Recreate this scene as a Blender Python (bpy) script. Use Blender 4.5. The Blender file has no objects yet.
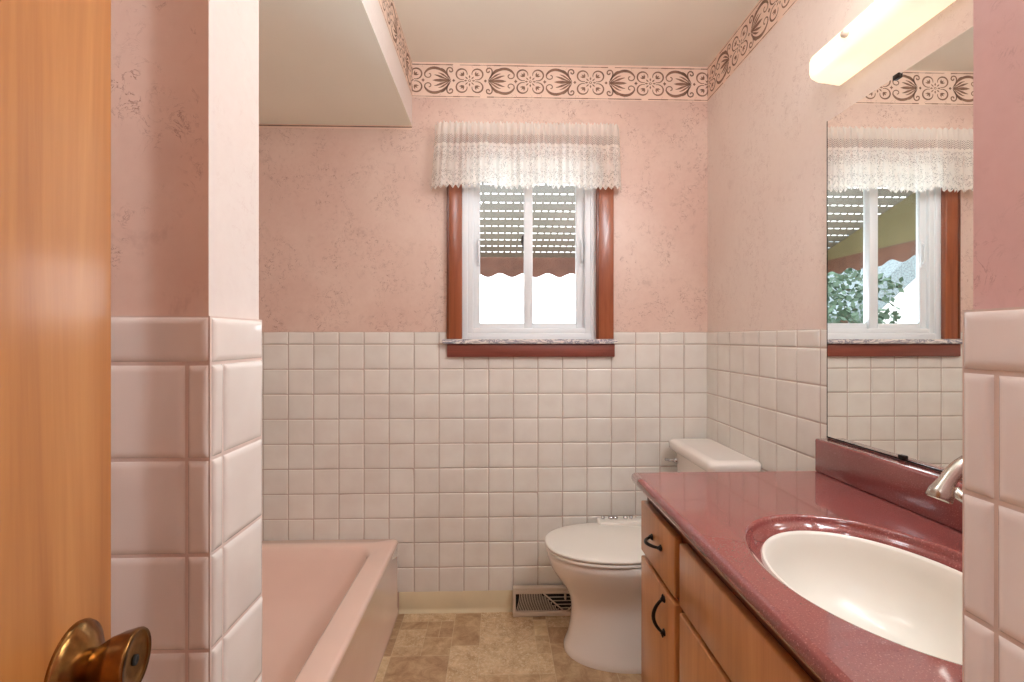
import bpy, bmesh, math, random
from mathutils import Vector, Matrix
random.seed(7)
C = bpy.context.scene.collection
PI = math.pi
# ------------------------------------------------------------------ room constants (metres)
D = 2.158      # back wall face
R = 0.9515     # right wall face
L = -1.19      # left wall face (behind the tub)
H = 2.442      # ceiling
CAM = 1.217
T = 0.11       # tile pitch
Z1 = 1.187     # first full grout line
SX, SN, SF = -0.334, 0.5706, 0.6886    # left stub wall
RX, RE = 0.4311, 0.4245                # right entry wall
SOF_X, SOF_Z = -0.378, 2.157
YB = -1.0                              # wall behind the camera

def lin(c):
    return tuple(((v/255)/12.92 if v/255 <= 0.04045 else ((v/255+0.055)/1.055)**2.4) for v in c)

# ------------------------------------------------------------------ materials
class NT:
    def __init__(s, name):
        s.m = bpy.data.materials.new(name); s.m.use_nodes = True
        s.t = s.m.node_tree; s.b = s.t.nodes['Principled BSDF']; s.out = s.t.nodes['Material Output']
    def n(s, typ, **kw):
        nd = s.t.nodes.new(typ)
        for k, v in kw.items():
            if k.startswith('i_'):
                nd.inputs[k[2:].replace('_', ' ')].default_value = v
            else: setattr(nd, k, v)
        return nd
    def l(s, a, b): s.t.links.new(a, b)
    def ramp(s, fac, stops, interp='LINEAR'):
        r = s.n('ShaderNodeValToRGB'); r.color_ramp.interpolation = interp
        e = r.color_ramp.elements
        while len(e) < len(stops): e.new(0.5)
        for el, (p, c) in zip(e, stops):
            el.position = p; el.color = (*c, 1) if len(c) == 3 else c
        s.l(fac, r.inputs[0]); return r.outputs[0]
    def mix(s, fac, a, b, mode='MIX'):
        m = s.n('ShaderNodeMix', data_type='RGBA', blend_type=mode)
        for sock, v in ((m.inputs[0], fac), (m.inputs[6], a), (m.inputs[7], b)):
            if isinstance(v, (int, float)): sock.default_value = v
            elif isinstance(v, tuple): sock.default_value = (*v, 1) if len(v) == 3 else v
            else: s.l(v, sock)
        return m.outputs[2]
    def math(s, op, a, b=None, c=None):
        m = s.n('ShaderNodeMath', operation=op)
        for i, v in enumerate((a, b, c)):
            if v is None: continue
            if isinstance(v, (int, float)): m.inputs[i].default_value = v
            else: s.l(v, m.inputs[i])
        return m.outputs[0]
    def noise(s, vec, scale, detail=3, rough=0.5, dist=0):
        n = s.n('ShaderNodeTexNoise'); n.inputs['Scale'].default_value = scale
        n.inputs['Detail'].default_value = detail; n.inputs['Roughness'].default_value = rough
        n.inputs['Distortion'].default_value = dist
        if vec is not None: s.l(vec, n.inputs['Vector'])
        return n.outputs[0]
    def pos(s, scale=(1, 1, 1), rot=(0, 0, 0)):
        g = s.n('ShaderNodeTexCoord'); m = s.n('ShaderNodeMapping')
        m.inputs['Scale'].default_value = scale; m.inputs['Rotation'].default_value = rot
        s.l(g.outputs['Object'], m.inputs[0]); return m.outputs[0]
    def bump(s, h, strength=0.2, dist=0.002):
        b = s.n('ShaderNodeBump'); b.inputs['Strength'].default_value = strength
        b.inputs['Distance'].default_value = dist; s.l(h, b.inputs['Height']); s.l(b.outputs[0], s.b.inputs['Normal'])
    def col(s, c):
        if isinstance(c, tuple): s.b.inputs['Base Color'].default_value = (*c, 1)
        else: s.l(c, s.b.inputs['Base Color'])
    def set(s, **kw):
        for k, v in kw.items(): s.b.inputs[k.replace('_', ' ')].default_value = v
        return s

def plain(name, c, rough=0.5, metal=0, coat=0, var=0.04, nscale=6, bump=0.0):
    t = NT(name); b = lin(c)
    f = t.noise(t.pos(), nscale, 3)
    lo = tuple(v*(1-var) for v in b); hi = tuple(min(1, v*(1+var)) for v in b)
    t.col(t.ramp(f, [(0.35, lo), (0.65, hi)]))
    t.set(Roughness=rough, Metallic=metal, Coat_Weight=coat)
    if bump: t.bump(t.noise(t.pos(), nscale*8, 4), bump, 0.001)
    return t.m

def wallpaper(name, base, dark, mark, strength=1.0):
    t = NT(name); p = t.pos()
    cloud = t.noise(p, 2.2, 5, 0.6, 0.4)
    c = t.ramp(cloud, [(0.3, lin(dark)), (0.62, lin(base))])
    fine = t.noise(p, 60, 3, 0.6)
    c = t.mix(0.10, c, t.ramp(fine, [(0.3, (0.25, 0.2, 0.2)), (0.7, (0.8, 0.75, 0.72))]), 'SOFT_LIGHT')
    # scratchy sponge marks: thin iso-lines of a distorted noise, only inside blotches
    n1 = t.noise(p, 32, 5, 0.66, 1.6)
    line = t.math('LESS_THAN', t.math('ABSOLUTE', t.math('SUBTRACT', n1, 0.5)), 0.014)
    n2 = t.noise(t.pos((1.3, 1.3, 0.9)), 5.0, 4, 0.7, 0.8)
    mask = t.ramp(n2, [(0.46, (0, 0, 0)), (0.57, (1, 1, 1))])
    n3 = t.noise(p, 45, 2, 0.5)
    mask2 = t.ramp(n3, [(0.43, (0, 0, 0)), (0.54, (1, 1, 1))])
    f = t.math('MULTIPLY', t.math('MULTIPLY', t.math('MULTIPLY', line, mask), mask2), 0.72*strength)
    c = t.mix(f, c, lin(mark))
    blot = t.ramp(t.noise(p, 14, 6, 0.75, 0.5), [(0.58, (0, 0, 0)), (0.72, (1, 1, 1))])
    c = t.mix(t.math('MULTIPLY', blot, 0.26*strength), c, lin(mark))
    t.col(c); t.set(Roughness=0.36)
    t.b.inputs['Specular IOR Level'].default_value = 0.35
    t.bump(t.noise(p, 40, 4), 0.10, 0.001)
    return t.m

def tile_mat(name, base, var=0.05):
    t = NT(name)
    a = t.n('ShaderNodeAttribute', attribute_name='tone')
    b = lin(base)
    c = t.ramp(a.outputs['Fac'], [(0, tuple(v*(1-2*var) for v in b)), (1, tuple(min(1, v*(1+var)) for v in b))])
    cl = t.ramp(t.noise(t.pos(), 9, 3), [(0.3, (0.93, 0.90, 0.89)), (0.7, (1, 1, 1))])
    t.col(t.mix(1.0, c, cl, 'MULTIPLY')); t.set(Roughness=0.10, Coat_Weight=0.3, Coat_Roughness=0.04)
    t.bump(t.noise(t.pos(), 11, 2), 0.35, 0.004)
    return t.m

def wood(name, c1, c2, c3, axis='Z', rough=0.28, scale=1.0):
    t = NT(name)
    s = {'Z': (9, 9, 0.9), 'Y': (9, 0.9, 9), 'X': (0.9, 9, 9)}[axis]
    p = t.pos(tuple(v*scale for v in s))
    n = t.noise(p, 1.6, 5, 0.62, 1.1)
    c = t.ramp(n, [(0.28, lin(c1)), (0.5, lin(c2)), (0.75, lin(c3))])
    s2 = {'Z': (90, 90, 2.5), 'Y': (90, 2.5, 90), 'X': (2.5, 90, 90)}[axis]
    g = t.noise(t.pos(s2), 1.5, 3)
    c = t.mix(0.14, c, t.ramp(g, [(0.35, (0.25, 0.2, 0.15)), (0.6, (0.7, 0.7, 0.7))]), 'SOFT_LIGHT')
    t.col(c); t.set(Roughness=rough, Coat_Weight=0.35, Coat_Roughness=0.15)
    return t.m

M = {}
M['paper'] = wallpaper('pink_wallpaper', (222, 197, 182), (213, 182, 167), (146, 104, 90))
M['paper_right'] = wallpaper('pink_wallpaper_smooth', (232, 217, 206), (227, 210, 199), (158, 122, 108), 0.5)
M['paper_side'] = wallpaper('pale_lit_pink_wallpaper', (224, 212, 204), (218, 204, 196), (190, 158, 148), 0.35)  # soffit side paper; on the stub side its lightness paints the light falling there
M['paper_rose'] = wallpaper('rose_wallpaper', (222, 186, 182), (214, 176, 174), (156, 110, 106), 0.7)
M['ceil'] = plain('ceiling_paint', (238, 234, 220), 0.55, var=0.02, nscale=2)
M['soffit'] = plain('soffit_paint', (246, 248, 234), 0.22, var=0.02, nscale=2)
M['tile'] = tile_mat('glazed_tile', (232, 229, 221), 0.022)
M['tile_near'] = tile_mat('glazed_tile_pink', (230, 222, 215), 0.025)
M['tile_entry'] = tile_mat('glazed_tile_brightened', (240, 233, 230), 0.02)  # same tile, colour lightened to make up for weak light on this wall
M['grout'] = plain('grout', (188, 170, 158), 0.9, bump=0.3, nscale=20)
M['grout_near'] = plain('grout_pinkish', (212, 192, 182), 0.9, bump=0.3, nscale=20)
M['plaster'] = plain('plaster', (225, 200, 190), 0.8)
M['cream'] = plain('cream_vinyl', (214, 200, 166), 0.4)
M['casing'] = wood('casing_wood', (126, 64, 38), (150, 82, 50), (170, 98, 62), 'Z', 0.3)
M['apron'] = wood('apron_wood', (108, 52, 44), (128, 66, 54), (142, 76, 62), 'X', 0.3)
M['vinyl'] = plain('white_vinyl', (232, 236, 238), 0.35, var=0.01)
M['porcelain'] = plain('porcelain', (238, 230, 222), 0.08, coat=0.5, var=0.01)
M['basin'] = plain('basin_white', (228, 223, 213), 0.3, coat=0.15, var=0.01)
M['tub'] = plain('pink_enamel', (240, 208, 192), 0.10, coat=0.6, var=0.015)
M['door'] = wood('door_wood', (162, 100, 50), (184, 122, 66), (204, 144, 84), 'Z', 0.35, 0.8)
M['cab'] = wood('cabinet_wood', (168, 108, 56), (190, 128, 72), (204, 144, 88), 'Z', 0.33, 0.7)
M['cab_dark'] = wood('cabinet_edge_wood', (84, 38, 18), (104, 50, 24), (120, 62, 30), 'Z', 0.4)
M['black'] = plain('black_iron', (34, 24, 20), 0.35, metal=0.6)
M['dark'] = plain('dark_void', (24, 20, 18), 0.8)
M['nickel'] = plain('brushed_nickel', (190, 184, 174), 0.25, metal=1.0, var=0.05)
M['chrome'] = plain('chrome', (210, 210, 212), 0.1, metal=1.0, var=0.01)
M['register'] = plain('register_enamel', (214, 200, 182), 0.4)
M['rubber'] = plain('white_plastic', (232, 226, 216), 0.3, var=0.01)
M['ink'] = plain('border_ink', (134, 100, 80), 0.6, var=0.25, nscale=30)
M['bpaper'] = plain('border_paper', (236, 208, 188), 0.6, var=0.03, nscale=10)
M['concrete'] = plain('concrete', (150, 148, 132), 0.9, var=0.3, nscale=30)  # light grey concrete, made pale to bounce light onto the awning underside
M['leaf'] = plain('leaf', (74, 96, 78), 0.6, var=0.3, nscale=5)
M['bark'] = plain('bark', (90, 70, 55), 0.9, var=0.3, nscale=20)
M['shingle'] = plain('shingle', (120, 132, 136), 0.9, var=0.3, nscale=30)
M['siding'] = plain('siding', (240, 240, 240), 0.7, var=0.02)
M['awn'] = plain('awning_slat', (92, 86, 74), 0.5, var=0.05)
M['awn2'] = plain('awning_wing', (112, 104, 72), 0.5, var=0.05)
M['hem'] = plain('awning_hem', (104, 72, 58), 0.5, var=0.15, nscale=12)

# aged brass
t = NT('aged_brass'); f = t.noise(t.pos(), 45, 4, 0.6)
t.col(t.ramp(f, [(0.3, lin((110, 74, 40))), (0.7, lin((176, 134, 78)))])); t.set(Roughness=0.22, Metallic=1.0); M['brass'] = t.m
# marble
t = NT('grey_veined_marble'); f = t.noise(t.pos((1, 3, 3)), 9, 6, 0.7, 1.5)
t.col(t.ramp(f, [(0.42, lin((232, 222, 216))), (0.5, lin((120, 120, 140))), (0.56, lin((236, 228, 222)))])); t.set(Roughness=0.15); M['marble'] = t.m
# rose solid-surface counter
t = NT('rose_counter'); p = t.pos()
c = t.ramp(t.noise(p, 3, 3), [(0.3, lin((128, 64, 61))), (0.7, lin((138, 73, 69)))])
sp = t.ramp(t.noise(p, 420, 2), [(0.60, (0, 0, 0)), (0.70, (1, 1, 1))])
c = t.mix(t.math('MULTIPLY', sp, 0.5), c, lin((206, 140, 136)))
sp2 = t.ramp(t.noise(p, 300, 2, 0.5, 0.3), [(0.30, (1, 1, 1)), (0.38, (0, 0, 0))])
c = t.mix(t.math('MULTIPLY', sp2, 0.5), c, lin((84, 26, 32)))
t.col(c); t.set(Roughness=0.12, Coat_Weight=0.7, Coat_Roughness=0.05); M['counter'] = t.m
# mirror
t = NT('mirror_silver'); t.col(t.ramp(t.noise(t.pos(), 2, 1), [(0, (0.90, 0.92, 0.89)), (1, (0.92, 0.93, 0.91))])); t.set(Metallic=1.0, Roughness=0.0); M['mirror'] = t.m
# window glass
t = NT('window_glass')
tr = t.n('ShaderNodeBsdfTransparent'); gl = t.n('ShaderNodeBsdfGlossy'); gl.inputs['Roughness'].default_value = 0.02
fr = t.n('ShaderNodeFresnel'); fr.inputs[0].default_value = 1.3; mx = t.n('ShaderNodeMixShader')
t.l(fr.outputs[0], mx.inputs[0]); t.l(tr.outputs[0], mx.inputs[1]); t.l(gl.outputs[0], mx.inputs[2]); t.l(mx.outputs[0], t.out.inputs[0]); M['glass'] = t.m
# glowing acrylic diffuser of the vanity light
t = NT('lit_acrylic'); p = t.pos()
sep = t.n('ShaderNodeSeparateXYZ'); g = t.n('ShaderNodeTexCoord'); t.l(g.outputs['Object'], sep.inputs[0])
t.col(lin((250, 244, 226)))
t.b.inputs['Emission Color'].default_value = (*lin((255, 240, 208)), 1)
e = t.math('MULTIPLY_ADD', t.noise(t.pos((1, 3, 1)), 2.0, 1), 0.7, 0.35)
t.l(e, t.b.inputs['Emission Strength']); t.set(Roughness=0.3); M['acrylic'] = t.m
# stone-look sheet vinyl floor
t = NT('stone_vinyl_floor'); p = t.pos()
a = t.n('ShaderNodeAttribute', attribute_name='tone')
c = t.ramp(a.outputs['Fac'], [(0, lin((166, 136, 108))), (0.45, lin((184, 156, 124))), (0.75, lin((200, 174, 140))), (1, lin((214, 192, 156)))])
c = t.mix(0.9, c, t.ramp(t.noise(p, 16, 8, 0.75, 0.6), [(0.32, (0.14, 0.10, 0.07)), (0.68, (0.86, 0.80, 0.72))]), 'SOFT_LIGHT')
vein = t.ramp(t.noise(p, 75, 6, 0.8, 1.2), [(0.50, (0, 0, 0)), (0.60, (1, 1, 1))])
vm = t.math('MULTIPLY', vein, t.ramp(a.outputs['Fac'], [(0.55, (0.08, 0.08, 0.08)), (0.60, (1, 1, 1)), (0.80, (1, 1, 1)), (0.85, (0.15, 0.15, 0.15))]))
c = t.mix(t.math('MULTIPLY', vm, 0.6), c, lin((232, 216, 186)))
dk = t.ramp(t.noise(p, 40, 5, 0.75, 0.8), [(0.60, (0, 0, 0)), (0.72, (1, 1, 1))])
c = t.mix(t.math('MULTIPLY', dk, 0.35), c, lin((120, 88, 64)))
t.col(c); t.set(Roughness=0.35); t.bump(t.noise(p, 80, 4), 0.15, 0.001); M['floor'] = t.m
M['floor_seam'] = plain('floor_seam', (206, 186, 152), 0.6)

# lace (UV: u in metres along, v in metres above the hem)
t = NT('white_lace')
uv = t.n('ShaderNodeUVMap', uv_map='UVMap'); sep = t.n('ShaderNodeSeparateXYZ'); t.l(uv.outputs[0], sep.inputs[0])
U, V = sep.outputs[0], sep.outputs[1]
def tri(x, per):   # 0..1 triangle wave
    return t.math('ABSOLUTE', t.math('MULTIPLY_ADD', t.math('FRACT', t.math('DIVIDE', x, per)), 2.0, -1.0))
# diamond net: |tri(u)-.5| style holes
d1 = tri(t.math('ADD', U, V), 0.0085); d2 = tri(t.math('SUBTRACT', U, V), 0.0085)
net = t.math('MAXIMUM', t.math('GREATER_THAN', d1, 0.62), t.math('GREATER_THAN', d2, 0.62))
bandtop = t.math('MULTIPLY', t.math('GREATER_THAN', V, 0.185), t.math('LESS_THAN', V, 0.222))
# body: flower medallions (petals in polar coordinates) over a fine thread ground
per = 0.075
fu = t.math('SUBTRACT', t.math('FRACT', t.math('DIVIDE', U, per)), 0.5); fv = t.math('DIVIDE', t.math('SUBTRACT', V, 0.092), per)
rad = t.math('SQRT', t.math('ADD', t.math('POWER', t.math('ABSOLUTE', fu), 2.0), t.math('POWER', t.math('ABSOLUTE', fv), 2.0)))
th_ = t.math('ARCTAN2', fv, fu)
pet = t.math('MULTIPLY_ADD', t.math('ABSOLUTE', t.math('SINE', t.math('MULTIPLY', th_, 3.0))), 0.22, 0.16)
flower = t.math('LESS_THAN', rad, pet)
outline = t.math('LESS_THAN', t.math('ABSOLUTE', t.math('SUBTRACT', rad, t.math('ADD', pet, 0.09))), 0.03)
vor = t.n('ShaderNodeTexVoronoi', feature='DISTANCE_TO_EDGE'); vor.inputs['Scale'].default_value = 170; t.l(uv.outputs[0], vor.inputs['Vector'])
cell = t.math('LESS_THAN', vor.outputs['Distance'], 0.16)
scal = t.math('LESS_THAN', t.math('ABSOLUTE', t.math('SUBTRACT', t.math('SUBTRACT', V, t.math('MULTIPLY', tri(U, 0.0375), 0.018)), 0.150)), 0.004)
scal2 = t.math('LESS_THAN', t.math('ABSOLUTE', t.math('SUBTRACT', t.math('ADD', V, t.math('MULTIPLY', tri(U, 0.0375), 0.02)), 0.052)), 0.004)
hemz = t.math('LESS_THAN', t.math('ABSOLUTE', t.math('SUBTRACT', t.math('SUBTRACT', V, t.math('MULTIPLY', tri(U, 0.028), 0.016)), 0.012)), 0.0075)
solid1 = t.math('GREATER_THAN', V, 0.222)
solid2 = t.math('LESS_THAN', t.math('ABSOLUTE', t.math('SUBTRACT', V, 0.178)), 0.006)
low = t.math('MAXIMUM', t.math('MAXIMUM', flower, outline), t.math('MAXIMUM', t.math('MAXIMUM', scal, scal2), t.math('MAXIMUM', hemz, cell)))
lowm = t.math('MULTIPLY', t.math('MULTIPLY_ADD', low, 0.45, 0.50), t.math('LESS_THAN', V, 0.1855))
al = t.math('MAXIMUM', t.math('MULTIPLY', bandtop, t.math('MULTIPLY_ADD', net, 0.55, 0.30)), t.math('MAXIMUM', lowm, t.math('MAXIMUM', t.math('MULTIPLY', solid1, 0.74), t.math('MULTIPLY', solid2, 0.92))))
dif = t.n('ShaderNodeBsdfDiffuse'); dif.inputs[0].default_value = (*lin((250, 246, 238)), 1)
tl = t.n('ShaderNodeBsdfTranslucent'); tl.inputs[0].default_value = (*lin((252, 252, 246)), 1)
m1 = t.n('ShaderNodeMixShader'); m1.inputs[0].default_value = 0.5; t.l(dif.outputs[0], m1.inputs[1]); t.l(tl.outputs[0], m1.inputs[2])
tp = t.n('ShaderNodeBsdfTransparent'); m2 = t.n('ShaderNodeMixShader'); t.l(al, m2.inputs[0]); t.l(tp.outputs[0], m2.inputs[1]); t.l(m1.outputs[0], m2.inputs[2])
t.l(m2.outputs[0], t.out.inputs[0]); M['lace'] = t.m

# ------------------------------------------------------------------ mesh helpers
class MB:
    def __init__(s): s.v = []; s.f = []; s.mi = []; s.sm = []; s.tone = []
    def face(s, idx, mi=0, sm=False, tone=0.5): s.f.append(tuple(idx)); s.mi.append(mi); s.sm.append(sm); s.tone.append(tone)
    def quad(s, a, b, c, d, mi=0, sm=False, tone=0.5):
        i = len(s.v); s.v += [tuple(a), tuple(b), tuple(c), tuple(d)]; s.face((i, i+1, i+2, i+3), mi, sm, tone)
    def box(s, x0, x1, y0, y1, z0, z1, mi=0):
        i = len(s.v)
        s.v += [(x, y, z) for x in (x0, x1) for y in (y0, y1) for z in (z0, z1)]
        for q in ((0, 1, 3, 2), (4, 6, 7, 5), (0, 4, 5, 1), (2, 3, 7, 6), (0, 2, 6, 4), (1, 5, 7, 3)): s.face([i+k for k in q], mi)
    def bbox(s, x0, x1, y0, y1, z0, z1, bev=0.003, mi=0, seg=2):
        bm = bmesh.new(); bmesh.ops.create_cube(bm, size=1)
        for v in bm.verts: v.co = Vector(((x0+x1)/2+v.co.x*(x1-x0), (y0+y1)/2+v.co.y*(y1-y0), (z0+z1)/2+v.co.z*(z1-z0)))
        bev = min(bev, 0.45*min(abs(x1-x0), abs(y1-y0), abs(z1-z0)))
        bmesh.ops.bevel(bm, geom=bm.edges[:], offset=bev, segments=seg, affect='EDGES', profile=0.5)
        s.addbm(bm, mi, True)
    def addbm(s, bm, mi=0, sm=True):
        i = len(s.v); bm.verts.index_update()
        s.v += [tuple(v.co) for v in bm.verts]
        for f in bm.faces: s.face([i+v.index for v in f.verts], mi, sm)
        bm.free()
    def rings(s, rings, closed=True, cap0=False, cap1=False, mi=0, sm=True):
        i = len(s.v); n = len(rings[0])
        for r in rings: s.v += [tuple(p) for p in r]
        for a in range(len(rings)-1):
            for k in range(n if closed else n-1):
                k2 = (k+1) % n
                s.face((i+a*n+k, i+a*n+k2, i+(a+1)*n+k2, i+(a+1)*n+k), mi, sm)
        if cap0: s.face([i+k for k in range(n)][::-1], mi, False)
        if cap1: s.face([i+(len(rings)-1)*n+k for k in range(n)], mi, False)
    def tube(s, pts, rad, n=12, mi=0):
        pts = [Vector(p) for p in pts]
        if not isinstance(rad, (list, tuple)): rad = [rad]*len(pts)
        rs = []; up = None
        for k, p in enumerate(pts):
            d = (pts[min(k+1, len(pts)-1)]-pts[max(k-1, 0)]).normalized()
            if up is None: up = Vector((0, 0, 1)) if abs(d.z) < 0.9 else Vector((1, 0, 0))
            a = d.cross(up).normalized(); b = a.cross(d).normalized(); up = b
            rs.append([p+(a*math.cos(2*PI*j/n)+b*math.sin(2*PI*j/n))*rad[k] for j in range(n)])
        s.rings(rs, cap0=True, cap1=True, mi=mi)
    def lathe(s, o, axis, prof, n=40, mi=0):
        o = Vector(o); ax = Vector(axis).normalized()
        a = ax.orthogonal().normalized(); b = ax.cross(a)
        rs = [[o+ax*h+(a*math.cos(2*PI*j/n)+b*math.sin(2*PI*j/n))*max(r, 1e-5) for j in range(n)] for r, h in prof]
        s.rings(rs, cap0=True, cap1=True, mi=mi)
    def build(s, name, mats, parent=None, recalc=True, auto=None, uv=None):
        me = bpy.data.meshes.new(name); me.from_pydata(s.v, [], s.f)
        if not isinstance(mats, (list, tuple)): mats = [mats]
        for m in mats: me.materials.append(M[m] if isinstance(m, str) else m)
        me.polygons.foreach_set('material_index', s.mi); me.polygons.foreach_set('use_smooth', s.sm)
        at = me.attributes.new('tone', 'FLOAT', 'FACE'); at.data.foreach_set('value', s.tone)
        if recalc:
            bm = bmesh.new(); bm.from_mesh(me); bmesh.ops.recalc_face_normals(bm, faces=bm.faces[:]); bm.to_mesh(me); bm.free()
        if uv:
            ul = me.uv_layers.new(name='UVMap')
            for lp in me.loops: ul.data[lp.index].uv = uv[lp.vertex_index]
        me.update()
        o = bpy.data.objects.new(name, me); C.objects.link(o)
        if parent:
            o.parent = parent
            o.matrix_parent_inverse = Matrix.Translation(-parent.location) if parent.type == 'EMPTY' else Matrix.Identity(4)
        if auto:
            md = o.modifiers.new('e', 'EDGE_SPLIT'); md.split_angle = math.radians(auto)
        return o
def empty(name, loc, label=None, cat=None, group=None):
    o = bpy.data.objects.new(name, None); C.objects.link(o); o.location = loc; o.empty_display_size = 0.1
    if label: o['label'] = label; o['category'] = cat
    if group: o['group'] = group
    return o
def tag(o, label, cat, kind=None, group=None):
    o['label'] = label; o['category'] = cat
    if kind: o['kind'] = kind
    if group: o['group'] = group
    return o
def struct(o, label, cat):
    return tag(o, label, cat, 'structure')

# ------------------------------------------------------------------ room shell
m = MB()
WX0, WX1, WZ0, WZ1 = -0.160, 0.447, 1.200, 2.02      # window opening
m.box(L-0.1, WX0, D, D+0.12, 0, H+0.05); m.box(WX1, R+0.1, D, D+0.12, 0, H+0.05)
m.box(WX0, WX1, D, D+0.12, 0, WZ0); m.box(WX0, WX1, D, D+0.12, WZ1, H+0.05)
wall_back = struct(m.build('wall_back', 'paper'), 'pink sponged wallpaper wall around the window, white tiles below', 'wall')
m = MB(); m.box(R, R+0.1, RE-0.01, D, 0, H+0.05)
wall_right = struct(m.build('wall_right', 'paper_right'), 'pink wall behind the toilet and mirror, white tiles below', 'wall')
m = MB(); m.box(RX, R+0.1, YB, RE, 0, H+0.05)
wall_entry = struct(m.build('wall_entry', 'paper_rose'), 'nearest rose pink wall at the right edge of the picture', 'wall')
m = MB(); m.box(L-0.1, L, YB, D, 0, H+0.05)
wall_left = struct(m.build('wall_left', 'paper'), 'pink wall on the far side of the bathtub', 'wall')
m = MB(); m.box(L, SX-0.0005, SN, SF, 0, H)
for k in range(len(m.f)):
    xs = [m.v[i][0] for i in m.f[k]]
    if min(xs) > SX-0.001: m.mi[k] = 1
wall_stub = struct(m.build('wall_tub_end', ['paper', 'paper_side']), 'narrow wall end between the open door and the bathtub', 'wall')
m = MB(); m.box(L-0.1, R+0.1, YB-0.1, YB, 0, H+0.05)
struct(m.build('wall_front', 'plaster'), 'plain wall behind the camera', 'wall')
m = MB(); m.box(L-0.1, R+0.1, YB-0.1, D+0.12, H, H+0.08)
struct(m.build('ceiling', 'ceil'), 'cream painted ceiling above the window wall', 'ceiling')
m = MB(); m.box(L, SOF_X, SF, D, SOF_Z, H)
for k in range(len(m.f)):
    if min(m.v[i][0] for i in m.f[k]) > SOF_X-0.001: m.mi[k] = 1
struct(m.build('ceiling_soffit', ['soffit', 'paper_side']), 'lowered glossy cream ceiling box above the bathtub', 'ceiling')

# floor: packed rectangles on a 5.5 cm grid
def make_floor():
    m = MB(); g = 0.056; x0, y0 = L, YB; nx = int((R-x0)/g)+1; ny = int((D-y0)/g)+1
    used = [[False]*ny for _ in range(nx)]
    rng = random.Random(5)
    sizes = [(4, 4), (4, 4), (4, 4), (4, 2), (2, 4), (2, 2), (2, 2), (1, 2), (2, 1)]
    for j in range(ny):
        for i in range(nx):
            if used[i][j]: continue
            opts = sizes[:]; rng.shuffle(opts); opts.append((1, 1))
            for (a, b) in opts:
                if i+a <= nx and j+b <= ny and not any(used[i+p][j+q] for p in range(a) for q in range(b)): break
            for p in range(a):
                for q in range(b): used[i+p][j+q] = True
            s = 0.0010
            xa, xb = x0+i*g+s, min(x0+(i+a)*g-s, R); ya, yb = y0+j*g+s, min(y0+(j+b)*g-s, D)
            tone = rng.random()**0.9
            m.quad((xa, ya, 0), (xb, ya, 0), (xb, yb, 0), (xa, yb, 0), 0, False, tone)
    m.quad((L-0.1, YB-0.1, -0.0008), (R+0.1, YB-0.1, -0.0008), (R+0.1, D+0.1, -0.0008), (L-0.1, D+0.1, -0.0008), 1)
    m.box(L-0.1, R+0.1, YB-0.1, D+0.1, -0.06, -0.002, 1)
    return m.build('floor', ['floor', 'floor_seam'], recalc=False)
struct(make_floor(), 'brown stone-look sheet vinyl floor in mixed squares', 'floor')

# ------------------------------------------------------------------ tiles
def tile_panel(name, parent, o, u, v, n, rects, thick=0.007, mats=('tile', 'grout'), warp=0.0006, seed=1, gap=0.0011, soft=0.006):
    """o origin; u,v unit dirs; n outward normal; rects (u0,u1,v0,v1)"""
    rng = random.Random(seed); m = MB(); o, u, v, n = map(Vector, (o, u, v, n))
    us = [r[0] for r in rects]+[r[1] for r in rects]; vs = [r[2] for r in rects]+[r[3] for r in rects]
    gt = thick*0.62
    for (a, b, c, d) in rects:
        w, h = b-a-2*gap, d-c-2*gap
        if w <= 0.004 or h <= 0.004: continue
        def lines(w):
            e = min(soft, w*0.3); base = [0, e*0.12, e*0.35, e*0.7, e]
            mid = [w*0.33, w*0.5, w*0.67] if w > 0.05 else [w*0.5]
            return base+mid+[w-x for x in base[::-1]]
        lu, lv = lines(w), lines(h); tu, tv, bow = rng.gauss(0, 1)*warp, rng.gauss(0, 1)*warp, rng.uniform(0.0, 0.6)*warp
        dz = rng.uniform(-0.0003, 0.0003)
        tone = rng.random(); i0 = len(m.v)
        e = soft
        def edge(x, w):
            q = min(x, w-x)/min(e, w*0.3)
            return math.sqrt(max(0, 1-(1-min(1, q))**2))
        for y in lv:
            for x in lu:
                k = min(edge(x, w), edge(y, h))
                hgt = gt*0.6+(thick-gt*0.6)*k+k*(tu*(x/w-0.5)*2+tv*(y/h-0.5)*2+bow*(1-((x/w-0.5)*2)**2)*(1-((y/h-0.5)*2)**2)+dz)
                m.v.append(tuple(o+u*(a+gap+x)+v*(c+gap+y)+n*hgt))
        nu = len(lu)
        for q in range(len(lv)-1):
            for p in range(nu-1):
                m.face((i0+q*nu+p, i0+q*nu+p+1, i0+(q+1)*nu+p+1, i0+(q+1)*nu+p), 0, True, tone)
        A = [o+u*s_+v*t_+n*(gt) for s_, t_ in ((a, c), (b, c), (b, d), (a, d))]
        m.quad(*A, 1)
        # grout side skirt so edges are closed
        B = [p-n*gt for p in A]
        for k in range(4): m.quad(A[k], A[(k+1) % 4], B[(k+1) % 4], B[k], 1)
    ob = m.build(name, list(mats), parent, recalc=False)
    # make normals face outward
    me = ob.data
    if me.polygons[0].normal.dot(n) < 0: me.flip_normals()
    return ob
CAP = Z1+0.055
rows = [(Z1-T*(k+1), Z1-T*k) for k in range(10)]
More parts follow.
